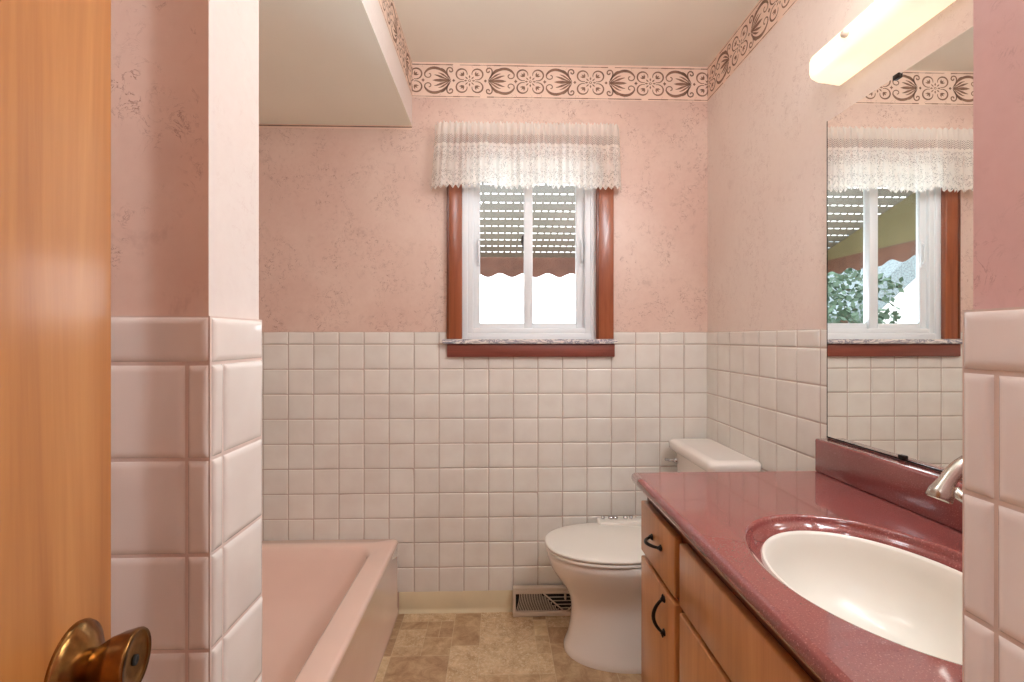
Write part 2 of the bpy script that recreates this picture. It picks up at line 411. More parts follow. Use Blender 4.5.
# back wall (u = X)
rects = []
cols = [(R-T*(k+1), R-T*k) for k in range(20)]
for (a, b) in cols:
    a = max(a, L)
    if b <= a: continue
    for (c, d) in rows: rects.append((a, b, c, d))
    # bullnose cap row, cut around the window casing
    aa, bb = a, b
    if b > -0.2235 and a < 0.5205:
        if a < -0.2235: bb = -0.2235
        elif b > 0.5205: aa = 0.5205
        else: continue
    rects.append((aa, bb, Z1, CAP))
tile_panel('tile_facing', wall_back, (0, D, 0), (1, 0, 0), (0, 0, 1), (0, -1, 0), rects, seed=3, warp=0.0007)
# right wall (u = Y)
rects = []
for k in range(16):
    a, b = D-T*(k+1), D-T*k
    a = max(a, RE)
    if b-a < 0.004: continue
    for (c, d) in rows+[(Z1, CAP)]:
        if a < 1.36 and d > 0.84 and b < 1.36: continue
        aa = a
        if a < 1.352 and (d > 0.84): aa = 1.352
        rects.append((aa, b, c, d))
tile_panel('tile_facing', wall_right, (R, 0, 0), (0, 1, 0), (0, 0, 1), (-1, 0, 0), rects, seed=4, warp=0.0006)
# left wall behind tub
rects = []
for k in range(14):
    a, b = max(D-T*(k+1), SF), D-T*k
    if b-a < 0.004: continue
    for (c, d) in rows[:8]+[(Z1, CAP)]: rects.append((a, b, c, d))
tile_panel('tile_facing', wall_left, (L, 0, 0), (0, 1, 0), (0, 0, 1), (1, 0, 0), rects, seed=5)
# left stub: front face (facing camera) and side face; tile faces stand proud of SX / SN
rows_full = rows+[(Z1-T*11, Z1-T*10)]
rects = []
u1 = SX+0.004
for (c, d) in rows_full:
    c = max(c, 0.0)
    rects.append((u1-0.026, u1, c, d))
    for k in range(8): rects.append((max(u1-0.026-T*(k+1), L), u1-0.026-T*k, c, d))
for k in range(8): rects.append((max(u1-T*(k+1)-0.02, L), u1-T*k-(0.02 if k else 0), Z1, CAP))
tile_panel('tile_facing', wall_stub, (0, SN, 0), (1, 0, 0), (0, 0, 1), (0, -1, 0), rects, thick=0.008, mats=('tile_near', 'grout_near'), seed=6, warp=0.0004, soft=0.009)
rects = []
y0 = SN-0.004
for (c, d) in rows_full:
    c = max(c, 0.0)
    rects.append((y0, y0+0.024, c, d)); rects.append((y0+0.024, SF, c, d))
rects.append((y0, SF, Z1, CAP))
tile_panel('side_tile_facing', wall_stub, (SX-0.001, 0, 0), (0, 1, 0), (0, 0, 1), (1, 0, 0), rects, thick=0.008, mats=('tile_near', 'grout_near'), seed=8, warp=0.0004, soft=0.009)
# near right wall
rects = []
for (c, d) in rows_full:
    c = max(c, 0.0)
    rects.append((RE-0.026, RE+0.004, c, d))
    for k in range(8): rects.append((RE-0.026-T*(k+1), RE-0.026-T*k, c, d))
for k in range(8): rects.append((RE+0.004-0.14*(k+1), RE+0.004-0.14*k, Z1, CAP))
tile_panel('tile_facing', wall_entry, (RX, 0, 0), (0, 1, 0), (0, 0, 1), (-1, 0, 0), rects, thick=0.010, mats=('tile_entry', 'grout_near'), seed=9, warp=0.0004, soft=0.010)

# cove baseboard
m = MB()
prof = [(0, 0.0905), (0.003, 0.0905), (0.0045, 0.088), (0.0045, 0.02), (0.006, 0.010), (0.012, 0.004), (0.014, 0.0), (0, 0)]
for xa, xb in ((-0.434, R),):
    rs = [[(x, D-0.0035-p, z) for p, z in prof] for x in (xa, xb)]
    m.rings(rs, cap0=True, cap1=True)
struct(m.build('baseboard_back', 'cream', auto=40), 'cream vinyl cove baseboard under the back wall tiles', 'baseboard')

# ------------------------------------------------------------------ wallpaper border with scroll ornament
def stroke(m, pts, w, P, mi=1):
    """pts list of 2D, w list of widths; P maps (s,t)->3D"""
    n = len(pts)
    Ls, Rs = [], []
    for i in range(n):
        a = pts[max(i-1, 0)]; b = pts[min(i+1, n-1)]
        dx, dy = b[0]-a[0], b[1]-a[1]; l = math.hypot(dx, dy) or 1
        nx, ny = -dy/l, dx/l
        ww = w[i]/2
        Ls.append((pts[i][0]+nx*ww, pts[i][1]+ny*ww)); Rs.append((pts[i][0]-nx*ww, pts[i][1]-ny*ww))
    for i in range(n-1): m.quad(P(*Ls[i]), P(*Ls[i+1]), P(*Rs[i+1]), P(*Rs[i]), mi)
def bez(p, n=12):
    out = []
    for i in range(n+1):
        q = [Vector(v) for v in p]; t_ = i/n
        while len(q) > 1: q = [q[k].lerp(q[k+1], t_) for k in range(len(q)-1)]
        out.append((q[0].x, q[0].y))
    return out
def spiral(cx, cy, r0, r1, a0, a1, n=16):
    return [(cx+(r0+(r1-r0)*i/n)*math.cos(a0+(a1-a0)*i/n), cy+(r0+(r1-r0)*i/n)*math.sin(a0+(a1-a0)*i/n)) for i in range(n+1)]
def taper(n, w0, w1, w2):
    return [(w0+(w1-w0)*(i/(n-1))*2) if i < (n-1)/2 else (w1+(w2-w1)*((i/(n-1))*2-1)) for i in range(n)]
def motifs():
    """list of strokes in a 4-unit wide repeat, unit 1 = motif width, y in -.5 .. .5"""
    S = []
    def pal(x0, flip):
        def F(pts): return [((x0+1-p[0]) if flip else (x0+p[0]), p[1]) for p in pts]
        for s in (1, -1):
            big = bez([(0.88, 0.02*s), (0.66, 0.50*s), (0.18, 0.56*s), (0.03, 0.24*s)], 14)
            sp = spiral(0.165, 0.20*s, 0.14, 0.03, PI if s > 0 else PI, (PI+4.6) if s > 0 else (PI-4.6), 16)
            pts = big+sp[1:]
            S.append((F(pts), [0.02+0.075*math.sin(PI*min(1, i/16.0)) if i < 15 else 0.035 for i in range(len(pts))]))
            pt = bez([(0.86, 0.01*s), (0.62, 0.08*s), (0.44, 0.20*s), (0.34, 0.19*s)], 8)
            S.append((F(pt), taper(9, 0.015, 0.075, 0.01)))
            pt = bez([(0.86, 0.01*s), (0.70, 0.16*s), (0.56, 0.27*s), (0.47, 0.26*s)], 8)
            S.append((F(pt), taper(9, 0.015, 0.06, 0.01)))
            pt = bez([(0.80, 0.10*s), (0.74, 0.28*s), (0.66, 0.42*s), (0.56, 0.43*s)], 8)
            S.append((F(pt), taper(9, 0.01, 0.05, 0.01)))
            pt = bez([(0.84, 0.10*s), (0.66, 0.34*s), (0.80, 0.54*s), (0.93, 0.42*s)], 10)+spiral(0.88, 0.35*s, 0.075, 0.02, 0.6*s, -3.6*s if s > 0 else 3.6, 8)[1:]
            S.append((F(pt), [0.045]*len(pt)))
        S.append((F([(0.88, 0), (0.72, 0), (0.55, 0), (0.40, 0), (0.28, 0)]), [0.02, 0.07, 0.11, 0.08, 0.0]))
        S.append((F([(0.93, 0), (0.98, 0), (1.03, 0)]), [0.0, 0.11, 0.0]))
        S.append((F([(-0.08, 0), (-0.02, 0), (0.04, 0)]), [0.0, 0.10, 0.0]))
        S.append((F([(-0.02, -0.08), (-0.02, 0), (-0.02, 0.08)]), [0.0, 0.06, 0.0]))
    def quat(x0):
        cx = x0+0.5
        for sx in (1, -1):
            for sy in (1, -1):
                c = (cx+sx*0.245, sy*0.235)
                a0 = math.atan2(-sy*0.6, -sx*0.2)
                turn = 5.2*(1 if sx*sy > 0 else -1)
                pt = spiral(c[0], c[1], 0.205, 0.165, a0, a0+turn, 20)
                S.append((pt, [0.02+0.035*math.sin(PI*i/20) for i in range(21)]))
                for da in (-0.6, 0, 0.6):
                    a = math.atan2(sy, sx)+da
                    b = (c[0]-sx*0.06, c[1]-sy*0.06)
                    S.append(([b, (b[0]+0.08*math.cos(a), b[1]+0.08*math.sin(a)), (b[0]+0.16*math.cos(a), b[1]+0.16*math.sin(a))], [0.01, 0.06, 0.005]))
                S.append(([(cx+sx*0.05, sy*0.05), (cx+sx*0.10, sy*0.10), (cx+sx*0.15, sy*0.15)], [0.0, 0.05, 0.0]))
        for dx, dy in ((0.13, 0), (-0.13, 0), (0, 0.14), (0, -0.14)):
            S.append(([(cx+dx*0.55, dy*0.55), (cx+dx, dy), (cx+dx*1.45, dy*1.45)], [0.0, 0.06, 0.0]))
        pt = spiral(cx, 0, 0.035, 0.035, 0, 2*PI, 10); S.append((pt, [0.022]*11))
    pal(0.0, False); quat(1.0); pal(2.0, True); quat(3.0)
    return S
MOT = motifs()
def border(name, P3, length, z0, z1, phase=0.0, label=''):
    """P3(s, z, off) -> 3D point; s along the wall"""
    m = MB(); h = z1-z0; zc = (z0+z1)/2
    m.quad(P3(0, z0, 0.0006), P3(length, z0, 0.0006), P3(length, z1, 0.0006), P3(0, z1, 0.0006), 0)
    W = 0.1355; k0 = -phase
    ys = (h*0.80)
    P = lambda s, z: P3(s, z, 0.0012)
    for z, w in ((z0+0.006, 0.0035), (z1-0.010, 0.0035)):
        n = int(length/0.03)
        for i in range(n):
            if random.random() < 0.93:
                a, b = length*i/n, length*(i+1)/n; ww = w*random.uniform(0.5, 1.3)
                m.quad(P(a, z-ww/2), P(b, z-ww/2), P(b, z+ww/2), P(a, z+ww/2), 1)
    s0 = k0*W
    while s0 < length:
        for pts, w in MOT:
            q = [(s0+p[0]*W, zc-0.001+p[1]*ys) for p in pts]
            if min(a for a, _ in q) < 0.001 or max(a for a, _ in q) > length-0.001:
                q2 = [(min(max(a, 0.001), length-0.001), b) for a, b in q]
                if max(a for a, _ in q2)-min(a for a, _ in q2) < 0.004: continue
                q = q2
            stroke(m, q, [x*W*0.95 for x in w], P)
        s0 += 4*W
    # short crackle ticks on the plain edges
    for i in range(int(length/0.05)):
        s = random.uniform(0.01, length-0.02); top = random.random() < 0.5
        z = (z1-0.012) if top else (z0+0.008)
        dz = -0.012 if top else 0.012
        stroke(m, [(s, z), (s+random.uniform(-0.006, 0.006), z+dz*0.6), (s+random.uniform(-0.01, 0.01), z+dz)], [0.0006]*3, P)
    return struct(m.build(name, ['bpaper', 'ink'], recalc=False), label, 'wallpaper border')
BZ0, BZ1 = 2.284, H-0.001
border('trim_1', lambda s, z, o: (SOF_X+s, D-o, z), R-SOF_X, BZ0, BZ1, phase=3.62, label='brown scroll wallpaper border above the window')
border('trim_2', lambda s, z, o: (R-o, D-s, z), D-RE, BZ0, BZ1, phase=3.35, label='brown scroll wallpaper border on the right wall')
border('trim_3', lambda s, z, o: (SOF_X+o, SF+s, z), D-SF, BZ0, BZ1, phase=0.4, label='brown scroll wallpaper border on the soffit side')
m = MB(); m.box(L, SOF_X, D-0.0015, D, SOF_Z-0.016, SOF_Z); m.box(L, SOF_X, D-0.0022, D-0.0014, SOF_Z-0.009, SOF_Z-0.004, 1)
struct(m.build('trim_4', ['bpaper', 'ink']), 'thin cut strip of border under the soffit on the back wall', 'wallpaper border')

# ------------------------------------------------------------------ window
win = empty('window_1', (0.14, D, WZ0)); win['label'] = 'white sliding window with brown wood casing over the tiles'; win['category'] = 'window'; win['kind'] = 'structure'
m = MB(); FY0, FY1 = D+0.006, D+0.075
def frame(m, x0, x1, z0, z1, w, y0, y1, wl=None, wr=None, wt=None, wb=None, bev=0.003):
    wl = wl or w; wr = wr or w; wt = wt or w; wb = wb or w
    m.bbox(x0, x0+wl, y0, y1, z0, z1, bev); m.bbox(x1-wr, x1, y0, y1, z0, z1, bev)
    m.bbox(x0+wl-0.001, x1-wr+0.001, y0, y1, z0, z0+wb, bev); m.bbox(x0+wl-0.001, x1-wr+0.001, y0, y1, z1-wt, z1, bev)
frame(m, WX0, WX1, 1.208, WZ1, 0.05, FY0, FY1, wl=0.028, wr=0.026, wb=0.028)
frame(m, WX0+0.026, WX1-0.024, 1.234, WZ1-0.03, 0.024, FY0+0.006, FY1, wl=0.026, wr=0.026, wb=0.024)
m.build('frame', 'vinyl', win)
ZT = WZ1-0.05
m = MB(); frame(m, -0.114, 0.161, 1.256, ZT, 0.03, D+0.028, D+0.052, wl=0.036, wr=0.040, wb=0.026); m.build('left_sash', 'vinyl', win)
m = MB(); frame(m, 0.128, 0.398, 1.256, ZT, 0.03, D+0.046, D+0.070, wl=0.033, wr=0.037, wb=0.028); m.build('right_sash', 'vinyl', win)
m = MB(); m.box(-0.080, 0.123, D+0.038, D+0.042, 1.28, ZT-0.02); m.build('pane', 'glass', win)
m = MB(); m.box(0.158, 0.363, D+0.056, D+0.060, 1.28, ZT-0.02); m.build('pane', 'glass', win)
# latches
for x, y in ((-0.083, D+0.026), (0.385, D+0.044)):
    m = MB(); m.bbox(x-0.006, x+0.006, y-0.006, y+0.002, 1.54, 1.67, 0.002)
    m.tube([(x, y-0.004, 1.555), (x, y-0.018, 1.57), (x, y-0.020, 1.605), (x, y-0.018, 1.64), (x, y-0.004, 1.655)], 0.004, 8)
    m.build('latch', 'vinyl', win)
# wood casing, sill, apron
m = MB(); m.bbox(-0.2229, WX0+0.004, D-0.020, D+0.006, 1.211, 2.105, 0.003); m.build('casing_side', 'casing', win)
m = MB(); m.bbox(WX1-0.004, 0.5195, D-0.020, D+0.006, 1.211, 2.105, 0.003); m.build('casing_side', 'casing', win)
m = MB(); m.bbox(WX0+0.003, WX1-0.003, D-0.020, D+0.006, 2.015, 2.105, 0.003); m.build('casing_head', 'casing', win)
m = MB(); m.bbox(-0.2229, -0.2120, D-0.0225, D-0.018, 1.211, 2.105, 0.001); m.bbox(WX1-0.006, WX1+0.006, D-0.0225, D-0.018, 1.211, 2.105, 0.001); m.build('casing_bead', 'cab_dark', win)
m = MB(); m.bbox(-0.242, 0.532, D-0.042, D+0.03, 1.189, 1.210, 0.004, seg=3); o = m.build('sill', 'marble', win); o['label'] = 'grey veined marble sill'
m = MB(); m.bbox(-0.2215, 0.5235, D-0.026, D-0.002, 1.131, 1.1885, 0.004); m.build('apron_board', 'apron', win)

# ------------------------------------------------------------------ lace valance on its rod
def valance():
    m = MB(); uv = []
    X0, X1 = -0.272, 0.540; ZT_, ZH = 2.142, 1.868
    nu, nv = 520, 30
    ret = 0.055
    rng = random.Random(3)
    ph = [rng.uniform(0, 6.28) for _ in range(6)]
    total = (X1-X0)*1.25
    rowsv = []
    for j in range(nv+1):
        v = j/nv
        r = []
        for i in range(nu+1):
            u = i/nu; s = u*total
            flare = (1-v)
            x = X0+(X1-X0)*u
            x += (-0.018*flare)*(1-u)**6+0.010*flare*u**6
            # side returns to the wall
            e = min(u, 1-u)
            yb = D-0.020-ret*min(1, (e/0.035))**0.5
            pleat = 0.007*math.sin(u*30*2*PI+ph[0]+1.2*math.sin(u*17+ph[1])) * (0.5+0.5*v) + 0.009*flare*math.sin(u*9*2*PI+ph[2]+math.sin(u*8+ph[3])*1.5)
            pleat += (0.010*flare*math.sin(u*4*2*PI+ph[4]))
            k = min(1, e/0.03)
            y = yb-0.006+pleat*k*(1.0 if v < 0.9 else 0.8)
            y = min(y, D-0.028)
            zz = ZH+(ZT_-ZH)*v
            if j == 0:
                sc = abs(((s/0.028) % 1)*2-1)
                zz -= 0.016*sc-0.008 + 0.004*math.sin(s*40)
            if j == nv: zz += 0.005*math.sin(u*60*2*PI+ph[5])*rng.uniform(0.4, 1)
            zz -= 0.006*(1-v)*math.sin(u*PI*5+1)
            m.v.append((x, y, zz)); uv.append((s, (ZT_-ZH)*v))
    n1 = nu+1
    for j in range(nv):
        for i in range(nu): m.face((j*n1+i, j*n1+i+1, (j+1)*n1+i+1, (j+1)*n1+i), 0, True)
    o = m.build('lace_valance', 'lace', recalc=False, uv=uv)
    return o
tag(valance(), 'gathered white lace valance hanging over the window top', 'curtain')
m = MB(); m.tube([(-0.240, D-0.002, 2.118), (-0.240, D-0.034, 2.118), (-0.232, D-0.044, 2.118), (0.14, D-0.044, 2.118), (0.500, D-0.044, 2.118), (0.508, D-0.034, 2.118), (0.508, D-0.002, 2.118)], 0.004, 8)
tag(m.build('curtain_rod', 'vinyl'), 'thin white curtain rod threaded through the lace valance', 'curtain rod')

# ------------------------------------------------------------------ awning outside
aw = empty('window_awning', (0.15, D+0.13, 2.2), 'slatted metal awning with scalloped brown hem outside the window', 'awning')
m = MB()
ang_c, ang_s = math.cos(math.radians(15.4)), math.sin(math.radians(15.4))
AX0, AX1 = -0.42, 0.72
start = (D+0.14, 2.10)   # y,z top at house
p_ = 0.0911; slats = 11
def sp_(s): return (start[0]+s*ang_c, start[1]-s*ang_s)
for k in range(13):
    a = k*p_; b = a+p_-0.010
    (ya, za), (yb, zb) = sp_(a), sp_(b)
    m.quad((AX0, ya, za), (AX1, ya, za), (AX1, yb, zb), (AX0, yb, zb))
    yc, zc = sp_(b+0.010)
    x = AX0
    while x < AX1:
        m.quad((x, yb, zb), (x+0.014, yb, zb), (x+0.014, yc, zc), (x, yc, zc)); x += 0.042
    if k == 12: EY, EZ = yc, zc
m.build('slats', 'awn', aw, recalc=False)
m = MB()
n = 200
for i in range(n):
    xa, xb = AX0+(AX1-AX0)*i/n, AX0+(AX1-AX0)*(i+1)/n
    f_ = lambda x: EZ-0.125+0.014*math.cos(2*PI*(x-0.02)/0.17)
    m.quad((xa, EY, f_(xa)), (xb, EY, f_(xb)), (xb, EY, EZ+0.006), (xa, EY, EZ+0.006))
for X in (AX0, AX1):
    N = 60
    for i in range(N):
        ya, yb = D+0.14+(EY-D-0.14)*i/N, D+0.14+(EY-D-0.14)*(i+1)/N
        g_ = lambda y: EZ-0.125+0.014*math.cos(2*PI*(y-EY)/0.17)
        m.quad((X, ya, g_(ya)), (X, yb, g_(yb)), (X, yb, EZ-0.03), (X, ya, EZ-0.03))
m.build('scalloped_hem', 'hem', aw, recalc=False)
for X in (AX0+0.004, AX1-0.004):
    m = MB(); z = EZ-0.03
    while z < start[1]:
        z2 = min(z+0.062, start[1])
        def ymax(z): return min(EY, start[0]+max(0.0, (start[1]-z))/ang_s*ang_c)
        m.quad((X, D+0.14, z), (X, ymax(z), z), (X, ymax(z2), z2), (X, D+0.14, z2))
        m.quad((X, D+0.14, z-0.003), (X-0.008, ymax(z), z-0.003), (X-0.008, ymax(z), z+0.004), (X, D+0.14, z+0.004), 1)
        z = z2
    m.build('side_wing', ['awn2', 'awn'], aw, recalc=False)
m = MB(); m.tube([(0.166, 2.90, 1.83), (0.160, 2.90, 1.80), (0.166, 2.90, 1.735)], [0.016, 0.020, 0.008], 8); m.tube([(0.166, 2.90, 1.83), (0.166, 2.90, 1.935)], 0.004, 6); m.build('bracket', 'dark', aw)

# ------------------------------------------------------------------ outdoors
m = MB(); m.box(-30, 30, D+0.13, 40, -0.35, -0.3)
struct(m.build('ground', 'concrete'), 'light grey concrete outside the window', 'ground')
hs = empty('house', (-7.2, 9.6, -0.3), 'white neighbouring house with grey shingled roof seen in the mirror', 'house')
m = MB(); m.v += [(-9.4, 9.2, -0.3), (-5.0, 9.2, -0.3), (-5.0, 9.2, 1.45), (-7.2, 9.2, 3.4), (-9.4, 9.2, 1.45)]
m.v += [(x, 14, z) for x, _, z in m.v[:5]]; m.face((0, 1, 2, 3, 4)); m.face((5, 9, 8, 7, 6))
for a, b in ((0, 1), (1, 2), (4, 0)): m.face((a, b, b+5, a+5))
m.build('wall', 'siding', hs)
m = MB()
for sx in (1, -1):
    e = [(-7.2+sx*0.0, 3.38), (-7.2+sx*2.5, 1.17)]
    m.quad((e[0][0], 8.9, e[0][1]), (e[1][0], 8.9, e[1][1]), (e[1][0], 14.2, e[1][1]), (e[0][0], 14.2, e[0][1]))
    m.quad((e[0][0], 8.9, e[0][1]+0.5), (e[1][0], 8.9, e[1][1]+0.5), (e[1][0], 14.2, e[1][1]+0.5), (e[0][0], 14.2, e[0][1]+0.5))
    m.quad((e[0][0], 8.9, e[0][1]), (e[1][0], 8.9, e[1][1]), (e[1][0], 8.9, e[1][1]+0.5), (e[0][0], 8.9, e[0][1]+0.5))
    m.quad((e[1][0], 8.9, e[1][1]), (e[1][0], 14.2, e[1][1]), (e[1][0], 14.2, e[1][1]+0.5), (e[1][0], 8.9, e[1][1]+0.5))
m.build('roof', 'shingle', hs, recalc=False)
tr = empty('leafy_tree', (-3.2, 7.0, -0.3), 'grey-green leafy tree outside, seen in the mirror window', 'tree')
m = MB(); m.tube([(-3.2, 7.0, -0.3), (-3.18, 7.0, 0.6), (-3.25, 7.02, 1.5)], [0.14, 0.11, 0.06], 8); m.build('trunk', 'bark', tr)
m = MB(); rng = random.Random(11)
for i in range(2600):
    a = rng.uniform(0, 2*PI); z = rng.uniform(0.2, 2.0)
    r_ = 0.75*math.sqrt(rng.random())
    c = Vector((-3.15+r_*math.cos(a), 7.0+r_*math.sin(a), z+0.25*math.cos(r_*2)))
    if (c.x+3.42)**2+((c.z-1.85)*0.8)**2 < 0.05: continue
    d = Vector((rng.gauss(0, 1), rng.gauss(0, 1), rng.gauss(0, 1))).normalized()*0.055; e = d.orthogonal().normalized()*0.03
    m.quad(c-d, c+e, c+d, c-e)
m.build('foliage', 'leaf', tr, recalc=False)

# ------------------------------------------------------------------ bathtub
def rrect(x0, x1, y0, y1, r, z, n=8):
    pts = []
    for cx, cy, a0 in ((x1-r, y1-r, 0), (x0+r, y1-r, PI/2), (x0+r, y0+r, PI), (x1-r, y0+r, 1.5*PI)):
        for k in range(n+1):
            a = a0+PI/2*k/n; pts.append((cx+r*math.cos(a), cy+r*math.sin(a), z))
    return pts
TX0, TX1, TY0, TY1, TZ = L+0.008, -0.4345, SF+0.006, D-0.0105, 0.330
m = MB()
rs = [rrect(TX0, TX1, TY0, TY1, 0.004, 0.0), rrect(TX0, TX1, TY0, TY1, 0.004, 0.02), rrect(TX0, TX1-0.004, TY0, TY1, 0.006, 0.03),
      rrect(TX0, TX1-0.004, TY0, TY1, 0.010, TZ-0.035), rrect(TX0, TX1-0.001, TY0, TY1, 0.012, TZ-0.020),
      rrect(TX0, TX1-0.001, TY0, TY1, 0.014, TZ-0.010), rrect(TX0+0.002, TX1-0.006, TY0+0.002, TY1-0.002, 0.016, TZ-0.002), rrect(TX0+0.006, TX1-0.014, TY0+0.006, TY1-0.004, 0.018, TZ)]
ix0, ix1, iy0, iy1 = TX0+0.07, -0.528, TY0+0.10, 2.062
rs += [rrect(ix0-0.012, ix1+0.012, iy0-0.012, iy1+0.012, 0.085, TZ), rrect(ix0-0.004, ix1+0.004, iy0-0.004, iy1+0.004, 0.085, TZ-0.003),
       rrect(ix0+0.002, ix1-0.003, iy0+0.004, iy1-0.004, 0.085, TZ-0.012), rrect(ix0+0.010, ix1-0.012, iy0+0.02, iy1-0.018, 0.09, TZ-0.05),
       rrect(ix0+0.03, ix1-0.04, iy0+0.05, iy1-0.07, 0.10, 0.16), rrect(ix0+0.05, ix1-0.07, iy0+0.08, iy1-0.13, 0.11, 0.08),
       rrect(ix0+0.09, ix1-0.11, iy0+0.14, iy1-0.20, 0.10, 0.050), rrect(ix0+0.16, ix1-0.18, iy0+0.28, iy1-0.36, 0.06, 0.045)]
m.rings(rs, cap1=True)
tub = empty('bathtub', (-0.81, 1.4, 0), 'pink enamel built-in bathtub along the left wall', 'bathtub')
m.build('tub_body', 'tub', tub, auto=60)
m = MB(); m.lathe((-0.80, 0.98, 0.0455), (0, 0, 1), [(0.001, 0.004), (0.018, 0.005), (0.03, 0.003), (0.032, 0.0)], 24); m.build('drain', 'chrome', tub)

# ------------------------------------------------------------------ toilet (faces -X, tank on the right wall)
CY = 1.893
to = empty('toilet', (0.55, CY, 0), 'white two-piece toilet with closed lid beside the vanity', 'toilet')
def egg(xf, xb, hw, z, n=48, cyo=0.0, pw=2.15):
    """egg outline: xf front tip, xb back"""
    pts = []; xm = xf+(xb-xf)*0.56
    for k in range(n):
        a = 2*PI*k/n; c, s = math.cos(a), math.sin(a)
        cc = math.copysign(abs(c)**(2/pw), c); ss = math.copysign(abs(s)**(2/pw), s)
        x = xm+(xb-xm)*cc if c > 0 else xm+(xm-xf)*cc
        pts.append((x, CY+cyo+hw*ss, z))
    return pts
m = MB()
prof = [(0.262, 0.72, 0.160, 0.0), (0.262, 0.72, 0.160, 0.012), (0.268, 0.71, 0.153, 0.024), (0.280, 0.70, 0.138, 0.06), (0.290, 0.68, 0.124, 0.12),
        (0.292, 0.66, 0.116, 0.17), (0.284, 0.65, 0.118, 0.21), (0.262, 0.66, 0.130, 0.25), (0.232, 0.68, 0.152, 0.29), (0.210, 0.70, 0.168, 0.325),
        (0.200, 0.71, 0.177, 0.352), (0.198, 0.71, 0.180, 0.362), (0.1955, 0.71, 0.182, 0.380), (0.200, 0.71, 0.178, 0.386), (0.22, 0.70, 0.16, 0.387)]
m.rings([egg(*p) for p in prof], cap0=True, cap1=True)
m.bbox(0.62, 0.93, CY-0.11, CY+0.11, 0.20, 0.388, 0.03, seg=4)
m.bbox(0.66, 0.90, CY-0.09, CY+0.09, 0.0, 0.22, 0.03, seg=4)
m.build('bowl', 'porcelain', to, auto=50)
def slab(name, xf, xb, hw, z0, z1, dome=0.0, mat='rubber'):
    m = MB(); n = 48
    def inset(d, z): return egg(xf+d, xb-d, hw-d, z)
    rs = [inset(0.006, z0), inset(0.0015, z0+0.002), inset(0, z0+0.005), inset(0, z1-0.006), inset(0.002, z1-0.002), inset(0.007, z1)]
    if dome:
        rs += [inset(0.03, z1+dome*0.5), inset(0.07, z1+dome*0.85), inset(0.12, z1+dome)]
    m.rings(rs, cap0=True, cap1=True); return m.build(name, mat, to, auto=50)
slab('seat', 0.189, 0.665, 0.184, 0.3885, 0.4035)
slab('lid', 0.187, 0.668, 0.186, 0.4055, 0.4185, 0.004)
for s in (1, -1):
    m = MB(); m.bbox(0.655, 0.695, CY+s*0.075-0.018, CY+s*0.075+0.018, 0.388, 0.414, 0.006); m.build('hinge', 'rubber', to)
# control strip with chrome knobs at the far side of the seat
m = MB(); m.bbox(0.43, 0.63, CY+0.14, CY+0.205, 0.3885, 0.432, 0.010, seg=3); cp = m.build('side_panel', 'rubber', to); cp['label'] = 'white side panel with small chrome knobs'
for (x, r) in ((0.458, 0.009), (0.492, 0.012), (0.512, 0.012), (0.556, 0.010), (0.580, 0.008)):
    m = MB(); m.lathe((x, CY+0.186, 0.4325), (0, 0, 1), [(r*0.8, -0.001), (r, 0.002), (r, 0.008), (r*0.6, 0.011), (r*0.3, 0.013)], 14); m.build('knob', 'chrome', cp)
# tank
def trect(x0, x1, y0, y1, r, z, bow=0.0):
    pts = rrect(x0, x1, y0, y1, r, z, 6)
    return [(x-(bow*(1-((y-CY_T)/((y1-y0)/2))**2) if x < (x0+x1)/2 else 0), y, z) for x, y, z in pts]
CY_T = 1.905
m = MB()
m.rings([trect(0.800, 0.935, 1.745, 2.065, 0.03, 0.385), trect(0.790, 0.940, 1.735, 2.075, 0.03, 0.40), trect(0.778, 0.940, 1.728, 2.082, 0.03, 0.60, 0.004), trect(0.774, 0.940, 1.725, 2.086, 0.03, 0.732, 0.006)], cap0=True, cap1=True)
tank = m.build('tank', 'porcelain', to, auto=50)
m = MB()
a, b, c, d = 0.750, 0.942, 1.672, 2.106
m.rings([trect(a+0.006, b, c+0.006, d-0.006, 0.028, 0.733, 0.008), trect(a, b, c, d, 0.03, 0.739, 0.008), trect(a, b, c, d, 0.03, 0.764, 0.008), trect(a+0.003, b-0.002, c+0.003, d-0.003, 0.03, 0.771, 0.008), trect(a+0.012, b-0.008, c+0.012, d-0.012, 0.03, 0.776, 0.006), trect(a+0.03, b-0.02, c+0.03, d-0.03, 0.02, 0.778, 0.003)], cap0=True, cap1=True)
m.build('tank_lid', 'porcelain', to, auto=60)
m = MB(); m.lathe((0.770, 2.045, 0.690), (-1, 0, 0), [(0.012, -0.004), (0.013, 0.004), (0.010, 0.012), (0.006, 0.016)], 16)
m.tube([(0.758, 2.045, 0.690), (0.745, 2.052, 0.690), (0.738, 2.07, 0.688), (0.735, 2.085, 0.686)], [0.006, 0.006, 0.006, 0.007], 10)
m.build('flush_lever', 'chrome', to)
for s in (1, -1):
    m = MB(); m.lathe((0.42, CY+s*0.124, 0.008), (0, 0, 1), [(0.011, 0), (0.011, 0.012), (0.007, 0.018)], 14); m.build('bolt_cap', 'rubber', to)

